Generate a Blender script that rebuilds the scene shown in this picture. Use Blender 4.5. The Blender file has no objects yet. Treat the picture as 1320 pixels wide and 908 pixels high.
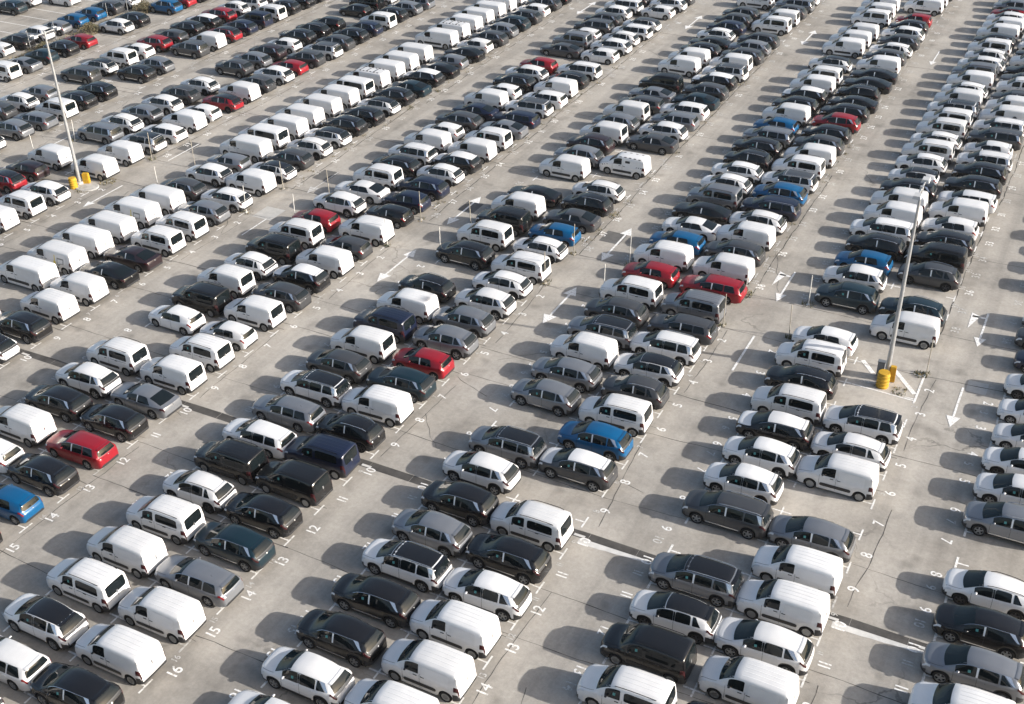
import bpy, bmesh, math, random
from mathutils import Vector, Matrix
R = math.radians
rnd = random.Random(7)
sc = bpy.context.scene
COL = sc.collection
U = 2.85                       # one parking bay in metres
PITCH = 4.876 * U              # distance between two double rows

# ------------------------------------------------------------------ camera, sky, sun, exposure
def make_camera():
    f, th, ps, ro, h, x0, y0 = 1516.1805, 0.5732, -0.4877, -0.0197, 15.2416, 16.7228, -25.0452
    d = Vector((math.sin(ps)*math.cos(th), math.cos(ps)*math.cos(th), -math.sin(th)))
    r = Vector((math.cos(ps), -math.sin(ps), 0)); u = r.cross(d)
    r2 = r*math.cos(ro)+u*math.sin(ro); u2 = u*math.cos(ro)-r*math.sin(ro)
    cam = bpy.data.cameras.new('camera'); o = bpy.data.objects.new('camera', cam); COL.objects.link(o)
    m = Matrix((r2, u2, -d)).transposed().to_4x4(); m.translation = Vector((x0*U, y0*U, h*U))
    o.matrix_world = m
    cam.sensor_fit = 'HORIZONTAL'; cam.sensor_width = 36; cam.lens = 36*f/1320
    cam.clip_start = 1; cam.clip_end = 3000
    sc.camera = o
make_camera()
SUN_EL, SUN_AZ = R(20.8), R(10)   # azimuth counted from +X towards +Y
w = bpy.data.worlds.new('World'); sc.world = w; w.use_nodes = True
nt = w.node_tree; bg = nt.nodes['Background']
sky = nt.nodes.new('ShaderNodeTexSky'); sky.sky_type = 'NISHITA'; sky.sun_disc = False
sky.sun_elevation = SUN_EL; sky.sun_rotation = R(90)-SUN_AZ
sky.air_density = 1.0; sky.dust_density = 3.0; sky.ozone_density = 0.4
nt.links.new(sky.outputs[0], bg.inputs[0]); bg.inputs[1].default_value = 0.115
sl = bpy.data.lights.new('sun', 'SUN'); sl.energy = 4.8; sl.angle = R(0.5); sl.color = (1, .955, .89)
so = bpy.data.objects.new('sun', sl); COL.objects.link(so)
sd = Vector((math.cos(SUN_EL)*math.cos(SUN_AZ), math.cos(SUN_EL)*math.sin(SUN_AZ), math.sin(SUN_EL)))
so.rotation_euler = sd.to_track_quat('Z', 'Y').to_euler(); so.location = sd*300
sc.view_settings.view_transform = 'Standard'; sc.view_settings.look = 'None'
sc.view_settings.gamma = 1; sc.view_settings.exposure = 0.79
sc.cycles.max_bounces = 5; sc.cycles.sample_clamp_indirect = 4

# ------------------------------------------------------------------ materials
MATS = {}
def mat(name, col, rough=.6, metal=0, coat=0, spec=.5):
    if name in MATS: return MATS[name]
    m = bpy.data.materials.new(name); m.use_nodes = True
    b = m.node_tree.nodes['Principled BSDF']
    b.inputs['Base Color'].default_value = (*col, 1); b.inputs['Roughness'].default_value = rough
    b.inputs['Metallic'].default_value = metal; b.inputs['Coat Weight'].default_value = coat
    b.inputs['Coat Roughness'].default_value = .08; b.inputs['Specular IOR Level'].default_value = spec
    MATS[name] = m; return m
class NT:
    def __init__(s, m): s.t = m.node_tree; s.b = s.t.nodes['Principled BSDF']
    def n(s, kind, **kw):
        x = s.t.nodes.new(kind)
        for k, v in kw.items(): setattr(x, k, v)
        return x
    def l(s, a, b): s.t.links.new(a, b)
    def noise(s, vec, scale, detail=4, rough=.6):
        x = s.n('ShaderNodeTexNoise'); x.inputs['Scale'].default_value = scale
        x.inputs['Detail'].default_value = detail; x.inputs['Roughness'].default_value = rough
        s.l(vec, x.inputs['Vector']); return x.outputs['Fac']
    def ramp(s, f, stops):
        x = s.n('ShaderNodeValToRGB'); e = x.color_ramp.elements
        e[0].position, e[0].color = stops[0][0], (*stops[0][1], 1); e[1].position, e[1].color = stops[-1][0], (*stops[-1][1], 1)
        for p, c in stops[1:-1]:
            q = e.new(p); q.color = (*c, 1)
        s.l(f, x.inputs[0]); return x.outputs[0]
    def mix(s, f, a, b, mode='MIX'):
        x = s.n('ShaderNodeMix', data_type='RGBA', blend_type=mode)
        for sock, v in ((x.inputs[0], f), (x.inputs[6], a), (x.inputs[7], b)):
            if hasattr(v, 'links'): s.l(v, sock)
            else: sock.default_value = v if isinstance(v, float) else (*v, 1)
        return x.outputs[2]
    def scaled(s, vec, sx, sy, sz=1):
        x = s.n('ShaderNodeMapping'); x.inputs['Scale'].default_value = (sx, sy, sz); s.l(vec, x.inputs[0]); return x.outputs[0]
def g(v): return (v, v*.965, v*.92)
def ground_mat():
    m = mat('worn_concrete_asphalt', (.3, .29, .275), .92, spec=.25); q = NT(m)
    pos = q.n('ShaderNodeNewGeometry').outputs['Position']
    base = q.ramp(q.noise(pos, .035, 5, .62), [(.25, (.285, .264, .236)), (.5, (.352, .327, .293)), (.75, (.418, .390, .351))])
    blot = q.ramp(q.noise(pos, .22, 6, .68), [(.3, (.70,)*3), (.5, (.97,)*3), (.72, (1.15,)*3)])
    c = q.mix(1.0, base, blot, 'MULTIPLY')
    strk = q.ramp(q.noise(q.scaled(pos, .55, .018), 1.0, 4, .6), [(.32, (.80,)*3), (.5, (1.0,)*3), (.7, (1.12,)*3)])
    c = q.mix(1.0, c, strk, 'MULTIPLY')
    fine = q.ramp(q.noise(pos, 4.0, 6, .8), [(.25, (.80,)*3), (.75, (1.16,)*3)])
    c = q.mix(1.0, c, fine, 'MULTIPLY')
    oil = q.ramp(q.noise(pos, .5, 3, .5), [(.60, (1,)*3), (.72, (.70,)*3)])
    c = q.mix(1.0, c, oil, 'MULTIPLY')
    # hairline crazing, broken up by a slower noise so it comes and goes
    v = q.n('ShaderNodeTexVoronoi', feature='DISTANCE_TO_EDGE'); v.inputs['Scale'].default_value = .17
    wp = q.n('ShaderNodeVectorMath', operation='ADD'); nz = q.n('ShaderNodeTexNoise'); nz.inputs['Scale'].default_value = .6
    nz.inputs['Detail'].default_value = 5; q.l(pos, nz.inputs['Vector'])
    ms = q.n('ShaderNodeVectorMath', operation='SCALE'); ms.inputs['Scale'].default_value = 2.6
    q.l(nz.outputs['Color'], ms.inputs[0]); q.l(pos, wp.inputs[0]); q.l(ms.outputs[0], wp.inputs[1]); q.l(wp.outputs[0], v.inputs['Vector'])
    crack = q.ramp(v.outputs['Distance'], [(0, (.45,)*3), (.006, (.6,)*3), (.013, (1,)*3)])
    keep = q.ramp(q.noise(pos, .06, 2), [(.58, (0,)*3), (.66, (.8,)*3)])
    c = q.mix(keep, c, q.mix(1.0, c, crack, 'MULTIPLY'))
    q.l(c, q.b.inputs['Base Color'])
    bp = q.n('ShaderNodeBump'); bp.inputs['Strength'].default_value = .35; bp.inputs['Distance'].default_value = .02
    q.l(q.noise(pos, 22, 3, .7), bp.inputs['Height']); q.l(bp.outputs[0], q.b.inputs['Normal'])
    return m
def mottled(name, col, rough=.85, lo=.75, hi=1.15, scale=3., metal=0):
    m = mat(name, col, rough, metal, spec=.3); q = NT(m)
    pos = q.n('ShaderNodeNewGeometry').outputs['Position']
    k = q.ramp(q.noise(pos, scale, 5, .65), [(.28, (lo,)*3), (.72, (hi,)*3)])
    q.l(q.mix(1.0, col, k, 'MULTIPLY'), q.b.inputs['Base Color']); return m
def worn_paint(name, col, under, cut):
    m = mat(name, col, .7, spec=.3); q = NT(m)
    pos = q.n('ShaderNodeNewGeometry').outputs['Position']
    k = q.ramp(q.noise(pos, 5.5, 6, .75), [(cut-.08, (0,)*3), (cut+.08, (1,)*3)])
    q.l(q.mix(k, under, col), q.b.inputs['Base Color']); return m
def car_paint(name, col, metal=0, rough=.34, coat=.4):
    m = mat(name, col, rough, metal, coat=coat); q = NT(m)
    oi = q.n('ShaderNodeObjectInfo'); pos = q.n('ShaderNodeTexCoord').outputs['Object']
    v = q.n('ShaderNodeMapRange'); v.inputs[3].default_value = .9; v.inputs[4].default_value = 1.04
    q.l(oi.outputs['Random'], v.inputs[0])
    d = q.ramp(q.noise(pos, 2.3, 4, .6), [(.25, (.93,)*3), (.75, (1.02,)*3)])    # a film of road dust
    q.l(q.mix(1.0, q.mix(1.0, col, v.outputs[0], 'MULTIPLY'), d, 'MULTIPLY'), q.b.inputs['Base Color'])
    r = q.n('ShaderNodeMapRange'); r.inputs[3].default_value = rough-.07; r.inputs[4].default_value = rough+.1
    q.l(q.noise(pos, 3.1, 3), r.inputs[0]); q.l(r.outputs[0], q.b.inputs['Roughness'])
    return m
PAINT = {'w': car_paint('white_paint', (.68, .68, .685)), 'k': car_paint('black_paint', (.008, .008, .009), 0, .20, .28),
    'g': car_paint('dark_grey_paint', (.062, .064, .069), .35, .3, .35), 'a': car_paint('silver_grey_paint', (.22, .23, .25), .5, .3),
    'b': car_paint('blue_paint', (.0, .080, .205), .1, .32, .25), 'n': car_paint('navy_paint', (.007, .012, .034), .15),
    'r': car_paint('red_paint', (.25, .006, .014), .1, .34, .25), 't': car_paint('dark_teal_paint', (.005, .020, .030), .2),
    'p': car_paint('plum_paint', (.024, .013, .016), .2)}
glass = mat('tinted_glass', (.006, .009, .0105), .05, spec=.40)
screen = mat('windscreen_glass', (.008, .017, .020), .05, spec=.32)
plastic = mat('black_plastic', (.022, .022, .024), .55)
rubber = mat('tyre_rubber', (.016, .016, .017), .85, spec=.25)
alloy = mat('wheel_alloy', (.30, .31, .32), .4, .6)
darkalloy = mat('dark_wheel', (.05, .05, .055), .4, .4)
under = mat('underbody_black', (.008, .008, .008), .95, spec=.1)
red_lens = mat('red_lens', (.22, .012, .015), .15)
dark_lens = mat('smoked_lens', (.045, .010, .012), .15)
clear_lens = mat('headlight_lens', (.55, .58, .62), .1)
chrome = mat('bright_trim', (.72, .73, .75), .18, .85)
film = mat('white_film', (.72, .74, .76), .5)
seam = mat('door_gap', (.03, .03, .03), .9)
sticker_m = mat('teal_sticker', (.07, .26, .26), .5)
MSLOT = [None, plastic, seam]

# ------------------------------------------------------------------ mesh helpers
class MB:
    def __init__(s): s.v = []; s.f = []; s.m = []
    def vert(s, p): s.v.append(tuple(p)); return len(s.v)-1
    def face(s, idx, m=0): s.f.append(tuple(idx)); s.m.append(m)
    def grid(s, rows, m=0, flip=False):
        ids = [[s.vert(p) for p in r] for r in rows]
        for i in range(len(ids)-1):
            for j in range(len(ids[0])-1):
                q = (ids[i][j], ids[i+1][j], ids[i+1][j+1], ids[i][j+1])
                s.face(q[::-1] if flip else q, m)
        return ids
    def box(s, x0, x1, y0, y1, z0, z1, m=0):
        a = [s.vert((x, y, z)) for z in (z0, z1) for y in (y0, y1) for x in (x0, x1)]
        for q in ((0, 2, 3, 1), (4, 5, 7, 6), (0, 1, 5, 4), (2, 6, 7, 3), (0, 4, 6, 2), (1, 3, 7, 5)): s.face([a[i] for i in q], m)
    def bar(s, p, q, r, n=8, r2=None, m=0):
        p, q = Vector(p), Vector(q); d = (q-p).normalized(); a = d.orthogonal().normalized(); b = d.cross(a)
        r2 = r if r2 is None else r2
        A = [s.vert(p+(a*math.cos(t)+b*math.sin(t))*r) for t in [2*math.pi*i/n for i in range(n)]]
        B = [s.vert(q+(a*math.cos(t)+b*math.sin(t))*r2) for t in [2*math.pi*i/n for i in range(n)]]
        for i in range(n): s.face((A[i], A[(i+1) % n], B[(i+1) % n], B[i]), m)
        s.face(A[::-1], m); s.face(B, m)
    def lathe(s, prof, n, axis='z', c=(0, 0, 0), m=0):
        rings = []
        for a, r in prof:
            rg = []
            for i in range(n):
                t = 2*math.pi*i/n
                p = (r*math.cos(t), r*math.sin(t), a) if axis == 'z' else (r*math.cos(t), a, r*math.sin(t))
                rg.append(s.vert((p[0]+c[0], p[1]+c[1], p[2]+c[2])))
            rings.append(rg)
        for k in range(len(rings)-1):
            for i in range(n):
                q = (rings[k][i], rings[k][(i+1) % n], rings[k+1][(i+1) % n], rings[k+1][i])
                s.face(q if axis == 'z' else q[::-1], m)
        return rings
    def poly(s, pts, m=0): s.face([s.vert(p) for p in pts], m)
    def add(s, o, loc=(0, 0, 0), mm=None):
        b = len(s.v); s.v += [(p[0]+loc[0], p[1]+loc[1], p[2]+loc[2]) for p in o.v]
        s.f += [tuple(i+b for i in f) for f in o.f]; s.m += [(mm[k] if mm else k) for k in o.m]
    def mesh(s, name, mats, smooth=None):
        me = bpy.data.meshes.new(name); me.from_pydata(s.v, [], s.f)
        for x in mats: me.materials.append(x)
        me.polygons.foreach_set('material_index', s.m)
        if smooth:
            me.polygons.foreach_set('use_smooth', [True]*len(s.f)); me.update()
            me.set_sharp_from_angle(angle=R(smooth))
        me.update(); return me
def link(name, data, parent=None, loc=None):
    o = bpy.data.objects.new(name, data); COL.objects.link(o)
    if parent: o.parent = parent
    if loc: o.location = loc
    return o
def tag(o, label=None, cat=None, group=None, kind=None):
    for k, v in (('label', label), ('category', cat), ('group', group), ('kind', kind)):
        if v: o[k] = v
    return o
def pchip(pts):
    xs = [p[0] for p in pts]; ys = [p[1] for p in pts]; n = len(xs)
    h = [xs[i+1]-xs[i] for i in range(n-1)]; d = [(ys[i+1]-ys[i])/h[i] for i in range(n-1)]
    m = [d[0]]+[0 if d[i-1]*d[i] <= 0 else (3*(h[i-1]+h[i]))/((2*h[i]+h[i-1])/d[i-1]+(h[i]+2*h[i-1])/d[i]) for i in range(1, n-1)]+[d[-1]]
    def fn(x):
        if x <= xs[0]: return ys[0]
        if x >= xs[-1]: return ys[-1]
        i = 0
        while x > xs[i+1]: i += 1
        t = (x-xs[i])/h[i]; t2, t3 = t*t, t*t*t
        return (2*t3-3*t2+1)*ys[i]+(t3-2*t2+t)*h[i]*m[i]+(3*t2-2*t3)*ys[i+1]+(t3-t2)*h[i]*m[i+1]
    return fn

# ------------------------------------------------------------------ vehicle shapes (x from nose, metres)
class Shape:
    def __init__(s, L, W, wb, xf, R_, top, belt, plan, rail, sill=.21, band=.06, **kw):
        s.L, s.W, s.wb, s.xf, s.R = L, W, wb, xf, R_
        s.top, s.belt, s.plan, s.rail = pchip(top), pchip(belt), pchip(plan), pchip(rail)
        s.keys = sorted({round(p[0], 3) for q in (top, belt, plan) for p in q})
        s.sill, s.band = sill, band; s.kw = kw; s.bow = pchip([(0, -.05), (1.0, -.13), (1.7, -.09), (2.5, 0), (4.0, .015), (L, .03)] if kw['rear_z'] == .58 else
            [(0, -.07), (.95, -.21), (1.9, -.15), (2.7, 0), (3.5, .05), (L-.35, .11), (L-.1, .08), (L, .05)]); s.rear_split = (L-.14, L-.035) if band == .05 else None; s.xr = xf+wb; s.Ra = R_+.055
    def zb(s, x):
        z = s.sill+(.05*max(0, 1-x/.35))+(.10*max(0, 1-(s.L-x)/.4))
        for c in (s.xf, s.xr):
            d = abs(x-c)
            if d < s.Ra: z = max(z, s.R+math.sqrt(s.Ra**2-d*d))
        return z
    def ring(s, x):
        w = s.plan(x)*s.W/2; wr = s.rail(x)*s.W/2; zb = s.zb(x); t = s.top(x)
        b = max(min(s.belt(x), t-.055-.05*max(0, 1-abs(x-.55)/.6)), zb+.14)
        t = max(t, b+.03); h = b-zb
        wr = min(wr, w-.06)
        p = [(w-.10, zb), (w-.022, zb+.012), (w-.012, zb+max(min(s.band, h*.3), .03)), (w, zb+h*.50), (w-.012, b-min(.13, h*.25)), (w-.042, b)]
        H = t-b; q = w-.066
        p += [(q, b+.07*H), (q+(wr+.03-q)*.48+.014, b+.46*H), (wr+.03, b+.86*H), (wr-.05, b+.955*H), (wr*.5, b+.99*H), (0, t)]
        return p                     # 12 points, index 5 = belt, 6..8 glass band, 8..9 roof edge, 11 centre
    def pt(s, x, r, sg=-1):
        p = s.ring(x); r = max(0, min(10.99999, r)); i = int(r); f = r-i
        y = p[i][0]+(p[i+1][0]-p[i][0])*f; z = p[i][1]+(p[i+1][1]-p[i][1])*f
        return Vector((x+s.bow(x)*(1-min(1, (2*y/s.W)**2)), sg*y, z))
    def cpt(s, x, r):                # across the centre line: r 0..22, mirrored past 11
        return s.pt(x, r, -1) if r <= 11 else s.pt(x, 22-r, 1)
    def off(s, x, r, d):
        e = .012
        a = s.cpt(min(x+e, s.L), r)-s.cpt(max(x-e, 0), r); b = s.cpt(x, min(r+.05, 22))-s.cpt(x, max(r-.05, 0))
        n = a.cross(b)
        if n.length < 1e-9: n = Vector((0, 0, 1))
        n.normalize(); p = s.cpt(x, r)
        if n.dot(p-Vector((s.L/2, 0, .7))) < 0: n = -n
        return p+n*d
    def body(s):
        mb = MB(); xs = set(s.keys)
        for c in (s.xf, s.xr):
            for i in range(13): xs.add(round(c-s.Ra*math.cos(math.pi*i/12), 3))
        for i in range(int(s.L/.14)): xs.add(round(i*.14, 3))
        xs |= {round(s.L-.06, 3), round(s.L-.02, 3)}
        xs = sorted(x for x in xs if 0 <= x <= s.L); ys = [xs[0]]
        for x in xs[1:]:
            if x-ys[-1] > .012: ys.append(x)
        if ys[-1] < s.L: ys[-1] = s.L
        rows = []
        for x in ys:
            rows.append([mb.vert(s.pt(x, k, -1)) for k in range(11)]+[mb.vert(s.pt(x, 10.99999, -1)*1.0)]+[mb.vert(s.pt(x, k, 1)) for k in range(10, -1, -1)])
        n = len(rows[0]); lowb = s.kw.get('rear_plastic', 2); lowf = s.kw.get('front_plastic', 2)
        for i in range(len(rows)-1):
            xm = (ys[i]+ys[i+1])/2
            lim = 2 if s.band > .05 else 1
            for j in range(n-1):
                k = min(j, n-2-j)
                q = (rows[i][j], rows[i+1][j], rows[i+1][j+1], rows[i][j+1])
                zc = sum(mb.v[t][2] for t in q)/4
                low = (xm > s.L-.34 and zc < s.kw['rear_z']) or (xm < .2 and zc < s.kw['front_z'])
                mb.face(q, 1 if k < lim or low else 0)
        for rw, fl, lim in ((rows[0], 0, lowf), (rows[-1], 1, lowb)):
            for k in range(11):
                a, b, c, d = rw[k], rw[k+1], rw[n-2-k], rw[n-1-k]
                q = (a, b, c, d) if k < 10 else (a, b, d)
                mb.face(q[::-1] if fl else q, 1)
        # door gaps: narrow dark strips lying on the skin
        for sg in (-1, 1):
            for x in s.kw.get('gaps', ()):
                rr = [2.2+(5.6-2.2)*i/5 for i in range(6)]
                a = []
                for r in rr:
                    r_ = r if sg < 0 else 22-r
                    a.append([s.off(x-.008, r_, .004), s.off(x+.008, r_, .004)])
                mb.grid(a, 2, flip=sg > 0)
        if s.rear_split:
            x0, x1 = s.rear_split
            mb.grid([[s.cpt(x0+(x1-x0)*i/6, 11)+Vector((.006, -.012, .003)), s.cpt(x0+(x1-x0)*i/6, 11)+Vector((.006, .012, .003))] for i in range(7)], 2)
            for sg in (-1, 1):
                rr = 4.55 if sg < 0 else 22-4.55
                mb.grid([[s.off(2.45+i*.28, rr-.09, .005), s.off(2.45+i*.28, rr+.09, .005)] for i in range(6)], 2)
        xc = s.kw['gaps'][0]-.42
        for sg in (-1, 1):
            a = []
            for i in range(7):
                x = .16+(xc-.16)*i/6; r = 7.15+.25*i/6
                a.append([s.off(x, t if sg < 0 else 22-t, .004) for t in (r-.10, r+.10)])
            mb.grid(a, 2)
        return mb
    def patch(s, x0, x1, r0, r1, nx=10, nr=4, d=.006, rnd_=.0, eu=.2, x0t=None, x1t=None, side=-1, m=0):
        """a panel on the skin between stations x0..x1 (tops x0t..x1t) and ring parameters r0..r1"""
        x0t = x0 if x0t is None else x0t; x1t = x1 if x1t is None else x1t
        us = [0, .02, .06, .12, .2]+[.2+.6*i/(nx-2) for i in range(1, nx-2)]+[.8, .88, .94, .98, 1] if rnd_ else [i/nx for i in range(nx+1)]
        rows = []
        for u in us:
            e = min(u, 1-u)
            sh = rnd_*(1-math.sqrt(max(0, 1-(1-e/eu)**2))) if e < eu else 0
            row = []
            for j in range(nr+1):
                v = j/nr; v = sh+(1-2*sh)*v
                x = (x0+(x0t-x0)*v)*(1-u)+(x1+(x1t-x1)*v)*u
                r = r0+(r1-r0)*v
                row.append(s.off(x, r if side < 0 else 22-r, d))
            rows.append(row)
        mb = MB(); mb.grid(rows, m, flip=side > 0); return mb

VAN_TOP = [(0, .60), (.03, .84), (.10, .97), (.38, 1.07), (.80, 1.15), (1.02, 1.22), (1.30, 1.45), (1.66, 1.70), (2.0, 1.80), (2.7, 1.845), (3.6, 1.835), (4.10, 1.80), (4.22, 1.74), (4.27, 1.6), (4.32, 1.2), (4.36, .85), (4.385, .66), (4.40, .45)]
VAN_PLAN = [(0, .66), (.05, .80), (.16, .90), (.42, .965), (.9, 1), (3.6, 1), (4.1, .975), (4.27, .945), (4.40, .88)]
SH = {}
SH['v'] = Shape(4.40, 1.85, 2.785, .90, .325, VAN_TOP, [(0, .55), (.3, .99), (1.0, 1.10), (4.4, 1.14)], VAN_PLAN,
    [(0, .55), (.4, .72), (1.0, .80), (1.7, .77), (2.2, .78), (4.2, .80), (4.4, .84)], gaps=(1.36, 2.30), rear_z=.58, front_z=.52, band=.05)
SH['V'] = Shape(4.98, 1.92, 3.275, .88, .335,
    [(0, .62), (.03, .90), (.10, 1.05), (.40, 1.17), (.75, 1.25), (.95, 1.33), (1.30, 1.62), (1.62, 1.82), (2.0, 1.90), (2.8, 1.93), (4.2, 1.925), (4.72, 1.90), (4.83, 1.84), (4.87, 1.68), (4.91, 1.2), (4.94, .85), (4.965, .66), (4.98, .45)],
    [(0, .55), (.3, 1.06), (.95, 1.20), (4.98, 1.22)], [(0, .68), (.05, .82), (.16, .91), (.42, .97), (.9, 1), (4.2, 1), (4.75, .98), (4.88, .955), (4.98, .90)],
    [(0, .55), (.4, .72), (1.0, .80), (1.7, .80), (2.2, .81), (4.8, .82), (4.98, .85)], gaps=(1.30, 2.26, 3.35), rear_z=.58, front_z=.52, band=.05)
SH['s'] = Shape(4.46, 1.85, 2.68, .91, .36,
    [(0, .58), (.03, .78), (.09, .90), (.40, .99), (.90, 1.05), (1.02, 1.09), (1.45, 1.315), (1.88, 1.535), (2.2, 1.605), (2.6, 1.635), (3.2, 1.605), (3.7, 1.535), (3.93, 1.465), (4.09, 1.31), (4.24, 1.13), (4.31, 1.05), (4.40, .98), (4.44, .80), (4.46, .50)],
    [(0, .5), (.25, .88), (1.0, .98), (2.5, 1.03), (3.3, 1.08), (3.8, 1.15), (4.46, 1.17)], [(0, .56), (.05, .73), (.15, .86), (.38, .95), (.85, 1), (3.2, 1), (3.8, .975), (4.15, .925), (4.36, .84), (4.46, .70)],
    [(0, .5), (.4, .72), (1.05, .80), (1.8, .70), (2.3, .69), (3.2, .655), (3.8, .60), (4.05, .62), (4.27, .71), (4.46, .62)], sill=.25, band=.12, gaps=(1.40, 2.42), rear_z=.60, front_z=.54)
SH['S'] = Shape(4.66, 1.86, 2.84, .91, .36,
    [(0, .58), (.03, .80), (.09, .93), (.40, 1.02), (.90, 1.08), (1.02, 1.115), (1.45, 1.34), (1.88, 1.56), (2.2, 1.63), (2.8, 1.66), (3.7, 1.65), (4.18, 1.605), (4.32, 1.53), (4.42, 1.30), (4.49, 1.10), (4.53, 1.03), (4.60, .97), (4.64, .78), (4.66, .50)],
    [(0, .5), (.25, .90), (1.0, 1.0), (2.5, 1.04), (4.0, 1.09), (4.66, 1.10)], [(0, .60), (.05, .76), (.15, .88), (.38, .955), (.85, 1), (3.7, 1), (4.2, .975), (4.5, .92), (4.6, .85), (4.66, .76)],
    [(0, .5), (.4, .72), (1.05, .80), (1.8, .71), (2.4, .70), (3.6, .68), (4.2, .645), (4.36, .66), (4.53, .72), (4.66, .63)], sill=.25, band=.11, gaps=(1.40, 2.44), rear_z=.60, front_z=.54)
SH['c'] = Shape(4.30, 1.79, 2.60, .88, .34,
    [(0, .56), (.03, .76), (.09, .87), (.38, .96), (.86, 1.02), (.98, 1.055), (1.40, 1.275), (1.82, 1.485), (2.15, 1.555), (2.5, 1.58), (3.1, 1.55), (3.55, 1.48), (3.77, 1.40), (3.93, 1.23), (4.06, 1.07), (4.13, .99), (4.23, .93), (4.28, .75), (4.30, .48)],
    [(0, .5), (.25, .85), (1.0, .95), (2.5, 1.0), (3.6, 1.06), (4.3, 1.08)], [(0, .58), (.05, .75), (.15, .87), (.38, .95), (.85, 1), (3.1, 1), (3.8, .965), (4.1, .91), (4.24, .84), (4.30, .74)],
    [(0, .5), (.4, .70), (1.0, .79), (1.75, .70), (2.3, .68), (3.1, .645), (3.6, .595), (3.9, .62), (4.12, .69), (4.3, .62)], sill=.24, band=.11, gaps=(1.34, 2.32), rear_z=.60, front_z=.54)
SH['h'] = Shape(4.12, 1.75, 2.55, .84, .315,
    [(0, .50), (.03, .68), (.09, .78), (.38, .88), (.92, .96), (1.08, 1.0), (1.45, 1.20), (1.85, 1.39), (2.2, 1.445), (2.6, 1.465), (3.2, 1.44), (3.62, 1.38), (3.78, 1.31), (3.88, 1.13), (3.96, .98), (4.01, .93), (4.07, .88), (4.10, .72), (4.12, .46)],
    [(0, .4), (.25, .76), (1.0, .88), (2.5, .93), (3.6, 1.0), (4.12, 1.02)], [(0, .56), (.05, .74), (.15, .87), (.38, .95), (.85, 1), (3.0, 1), (3.6, .97), (3.95, .91), (4.07, .84), (4.12, .75)],
    [(0, .5), (.4, .68), (1.0, .78), (1.8, .69), (2.3, .675), (3.3, .63), (3.7, .595), (3.96, .69), (4.12, .62)], sill=.20, band=.03, gaps=(1.34, 2.32), rear_z=.40, front_z=.36)
SH['e'] = Shape(4.66, 1.84, 2.73, .88, .32,
    [(0, .50), (.03, .66), (.09, .77), (.40, .88), (1.0, .96), (1.18, 1.0), (1.58, 1.20), (1.98, 1.38), (2.4, 1.455), (2.9, 1.475), (3.7, 1.455), (4.18, 1.40), (4.30, 1.33), (4.42, 1.12), (4.50, .97), (4.55, .93), (4.61, .89), (4.64, .72), (4.66, .46)],
    [(0, .4), (.25, .75), (1.0, .88), (2.6, .93), (4.0, .98), (4.66, 1.0)], [(0, .56), (.05, .74), (.15, .87), (.38, .95), (.85, 1), (3.5, 1), (4.1, .975), (4.45, .91), (4.6, .84), (4.66, .76)],
    [(0, .5), (.4, .68), (1.1, .78), (1.9, .69), (2.5, .67), (3.6, .63), (4.2, .585), (4.32, .60), (4.5, .69), (4.66, .62)], sill=.20, band=.03, gaps=(1.44, 2.46), rear_z=.40, front_z=.36)
SH['f'] = Shape(4.72, 1.86, 2.79, .90, .335,
    [(0, .50), (.03, .66), (.09, .76), (.40, .86), (1.05, .94), (1.25, .98), (1.65, 1.17), (2.05, 1.34), (2.45, 1.405), (2.85, 1.41), (3.3, 1.365), (3.8, 1.24), (4.2, 1.09), (4.45, 1.02), (4.60, .99), (4.66, .88), (4.70, .70), (4.72, .46)],
    [(0, .4), (.25, .74), (1.0, .87), (2.6, .92), (4.0, .97), (4.72, .95)], [(0, .56), (.05, .74), (.15, .87), (.38, .95), (.85, 1), (3.5, 1), (4.1, .97), (4.5, .91), (4.66, .84), (4.72, .76)],
    [(0, .5), (.4, .68), (1.15, .78), (2.0, .68), (2.5, .66), (3.2, .63), (3.8, .66), (4.3, .72), (4.6, .78), (4.72, .62)], sill=.20, band=.03, gaps=(1.50, 2.52), rear_z=.40, front_z=.36)
for a, b in (('x', 'v'), ('m', 'v'), ('M', 'V')): SH[a] = SH[b]
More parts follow.
